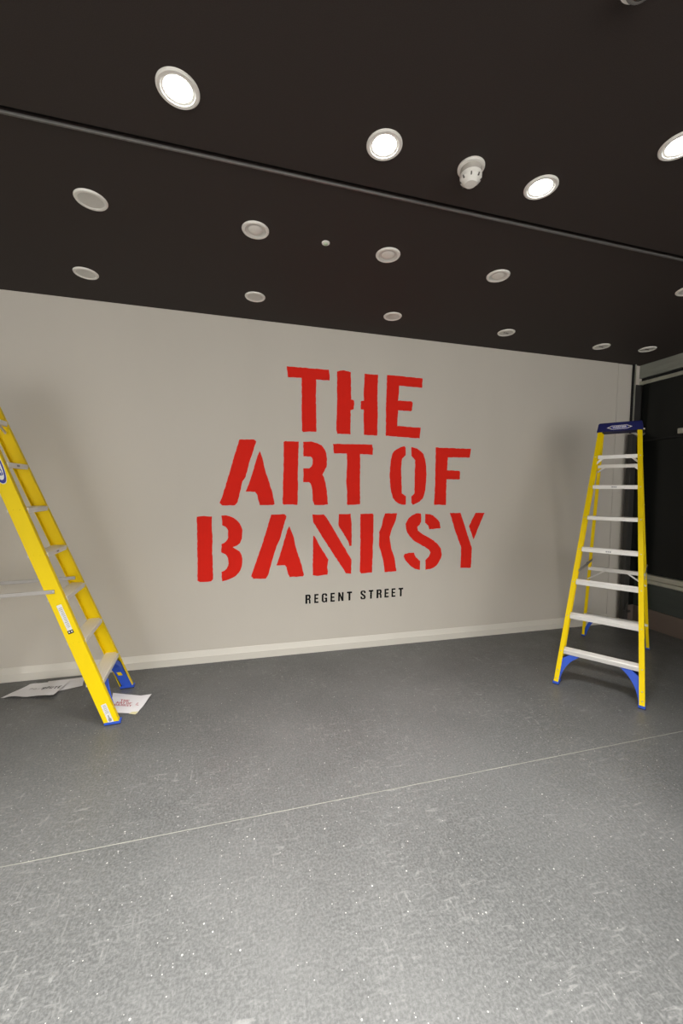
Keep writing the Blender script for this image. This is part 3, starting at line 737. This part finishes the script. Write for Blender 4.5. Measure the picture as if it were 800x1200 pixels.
pc, at_c = sheet('paper_sheet', 'white paper with small red print lying between the feet of the stepladder',
                 [(-0.918, 3.105), (-0.728, 3.045), (-0.672, 3.270), (-0.985, 3.405)],
                 lambda u, v: 0.002 + 0.030 * max(0, u - 0.72) * max(0, v - 0.35) * 4 + 0.003 * math.sin(v * 6) ** 2)
xs = [x for _, ps in LETTERS for p in ps for x, _z in p]
zs = [z for _, ps in LETTERS for p in ps for _x, z in p]
lx0, lx1, lz0, lz1 = min(xs), max(xs), min(zs), max(zs)
mini = []
for _, ps in LETTERS:
    for p in ps:
        mini.append([(0.10 + 0.55 * (x - lx0) / (lx1 - lx0), 0.32 + 0.36 * (z - lz0) / (lz1 - lz0)) for x, z in p])
print_on(pc, at_c, mini, 'print_red', 'print_title')
print_on(pc, at_c, [[(0.74, 0.44), (0.84, 0.42), (0.84, 0.45), (0.75, 0.47)], [(0.75, 0.50), (0.80, 0.54), (0.79, 0.57), (0.74, 0.53)]], 'print_red', 'print_scribble')
MB().add([at_c(0.72, -0.035, 0.0006), at_c(0.98, -0.06, 0.0006), at_c(1.0, 0.10, 0.0016), at_c(0.78, 0.06, 0.0016)], [(0, 1, 2, 3)]).build('tape_strip', 'tape', pc)

# ------------------------------------------------------------------ ceiling fittings
R0 = 0.0825
def lit_light(x, y, label, group):
    t = tag(empty('lit_downlight', (x, y, CEIL)), label, 'downlight', group)
    MB().lathe([(R0 * 0.66, 0.002), (R0 * 0.66, -0.002), (R0 * 0.78, -0.004), (R0 * 0.80, -0.0075), (R0 * 0.93, -0.0085), (R0, -0.004), (R0, 0.001)], n=48).build('trim_ring', 'plastic', t, smooth=True)
    MB().lathe([(R0 * 0.66, -0.0015), (R0 * 0.63, -0.0035), (0.001, -0.0045)], n=48).build('diffuser', 'lamp', t, smooth=True)
    ld = bpy.data.lights.new('lamp', 'AREA')
    ld.shape = 'DISK'
    ld.size = R0 * 1.2
    ld.energy = LAMP_WATTS
    ld.color = (1.0, 0.975, 0.93)
    ld.spread = math.radians(LAMP_SPREAD)
    lo = bpy.data.objects.new('lamp', ld)
    COL.objects.link(lo)
    lo.parent = t
    lo.location = (0, 0, -0.012)
    return t

def unlit_light(x, y, label, group, cup):
    t = tag(empty('unlit_downlight', (x, y, CEIL)), label, 'downlight', group)
    MB().lathe([(R0 * 0.76, 0.0), (R0 * 0.77, -0.009), (R0 * 0.84, -0.011), (R0 * 0.95, -0.009), (R0, -0.003), (R0, 0.001)], n=48).build('trim_ring', 'plastic', t, smooth=True)
    if cup == 'open':
        MB().lathe([(R0 * 0.77, -0.009), (R0 * 0.73, -0.005), (R0 * 0.64, -0.002), (R0 * 0.50, -0.0008)], n=40, cap=False).build('reflector', 'reflector', t, smooth=True)
        MB().lathe([(R0 * 0.52, -0.0006), (R0 * 0.48, -0.004), (R0 * 0.30, -0.0065), (0.001, -0.007)], n=32).build('bulb_face', 'plastic', t, smooth=True)
    else:
        MB().lathe([(R0 * 0.77, -0.006), (R0 * 0.73, -0.0025), (R0 * 0.56, -0.001), (R0 * 0.52, -0.0030), (0.001, -0.0035)], n=40).build('diffuser', 'reflector', t, smooth=True)
    if cup == 'dots':
        for dx in (-0.022, 0.0, 0.020):
            MB().lathe([(0.010, -0.003), (0.009, -0.0070), (0.001, -0.0075)], (dx, 0.004 * (dx > 0), 0), 12).build('led_dot', 'plastic_dark', t)
    return t

GA = 'lit downlights in the row beside the smoke detector'
for p, lab in (((-0.138, 1.064), 'glowing recessed downlight, the one of the lit row of three farthest from the smoke detector'),
               ((0.397, 1.074), 'glowing recessed downlight in the middle of the lit row of three'),
               ((0.928, 1.083), 'glowing recessed downlight between the smoke detector and the shopfront in the lit row of three')):
    lit_light(p[0] * H, p[1] * H, lab, GA)
lit_light(1.186 * H, 0.855 * H, 'glowing recessed downlight set off alone from the lit row of three', 'lit downlights on their own')
nth = ('fifth', 'fourth', 'third', 'second', 'first')
for k, p in enumerate(ADDED_LAMPS):
    lit_light(p[0], p[1], 'added unseen downlight, %s from the shopfront in the %s row towards the added street opening' % (nth[k % 4 + 1], nth[4 - k // 4]), 'added unseen downlights towards the street opening')
GU = 'unlit downlights just past the ceiling joint'
for i, p in enumerate(((-0.475, 1.530), (0.064, 1.535), (0.594, 1.544), (1.123, 1.554))):
    unlit_light(p[0] * H, p[1] * H, 'unlit white recessed downlight, %s from the shopfront in the row by the tiny ceiling sensor' % ('fourth', 'third', 'second', 'first')[i], GU, ('flat', 'open', 'open', 'open')[i])
unlit_light(2.065 * H, 1.415 * H, 'unlit white recessed downlight nearest the ceiling joint at the shopfront end', 'unlit downlight by the shopfront', 'flat')
GV = 'unlit downlights along the white wall'
for i, p in enumerate(((-0.661, 2.041), (0.083, 2.048), (0.826, 2.060), (1.567, 2.073), (2.309, 2.090))):
    unlit_light(p[0] * H, p[1] * H, 'unlit white recessed downlight, %s from the shopfront in the row along the lettered wall' % ('fifth', 'fourth', 'third', 'second', 'first')[i], GV, ('flat', 'flat', 'flat', 'dots', 'dots')[i])
unlit_light(2.642 * H, 2.043 * H, 'unlit white recessed downlight in the ceiling corner by the shopfront fascia', 'unlit downlight in the corner', 'dots')

sd = tag(empty('smoke_detector', (1.108, 1.772, CEIL)), 'white domed smoke detector on the black ceiling between lit downlights', 'smoke detector')
MB().lathe([(0.063, 0.001), (0.065, -0.002), (0.065, -0.009), (0.062, -0.012), (0.050, -0.013)], n=40).build('base', 'plastic', sd, smooth=True)
MB().lathe([(0.050, -0.012), (0.052, -0.034), (0.052, -0.040), (0.049, -0.044)], n=40).build('collar', 'collar', sd, smooth=True)
MB().lathe([(0.0525, -0.040), (0.0515, -0.060), (0.044, -0.068), (0.036, -0.074), (0.028, -0.083), (0.001, -0.085)], n=40).build('head', 'plastic', sd, smooth=True)
for i in range(8):
    an = 2 * math.pi * (i + 0.35) / 8
    ca, sa = math.cos(an), math.sin(an)
    MB().bar((0.049 * ca, 0.049 * sa, -0.057), (0.0455 * ca, 0.0455 * sa, -0.069), 0.006, 0.008, (ca, sa, 0)).build('vent_slot', 'plastic_dark', sd)

sn = tag(empty('ceiling_sensor', (0.332 * H, 1.538 * H, CEIL)), 'tiny round white ceiling sensor between two unlit downlights', 'sensor')
MB().lathe([(0.026, 0.001), (0.026, -0.004), (0.020, -0.008), (0.014, -0.008)], n=32).build('bezel', 'plastic', sn, smooth=True)
MB().lathe([(0.014, -0.007), (0.011, -0.013), (0.001, -0.016)], n=24).build('lens', mat('pale_green_lens', (0.55, 0.70, 0.50, 1), 0.3), sn, smooth=True)

dc = tag(empty('dome_camera', DOME), 'clear dome camera with white base on the black ceiling', 'camera')
MB().lathe([(0.062, 0.001), (0.064, -0.006), (0.060, -0.020), (0.050, -0.024)], n=40).build('base', 'plastic', dc, smooth=True)
MB().lathe([(0.047 * math.cos(q), -0.022 - 0.044 * math.sin(q)) for q in (0, .25, .5, .75, 1.0, 1.25, 1.45, 1.56)], n=40).build('dome', 'clear', dc, smooth=True)
MB().lathe([(0.022, -0.022), (0.022, -0.040), (0.014, -0.050), (0.001, -0.051)], n=24).build('camera_eye', 'plastic_dark', dc, smooth=True)
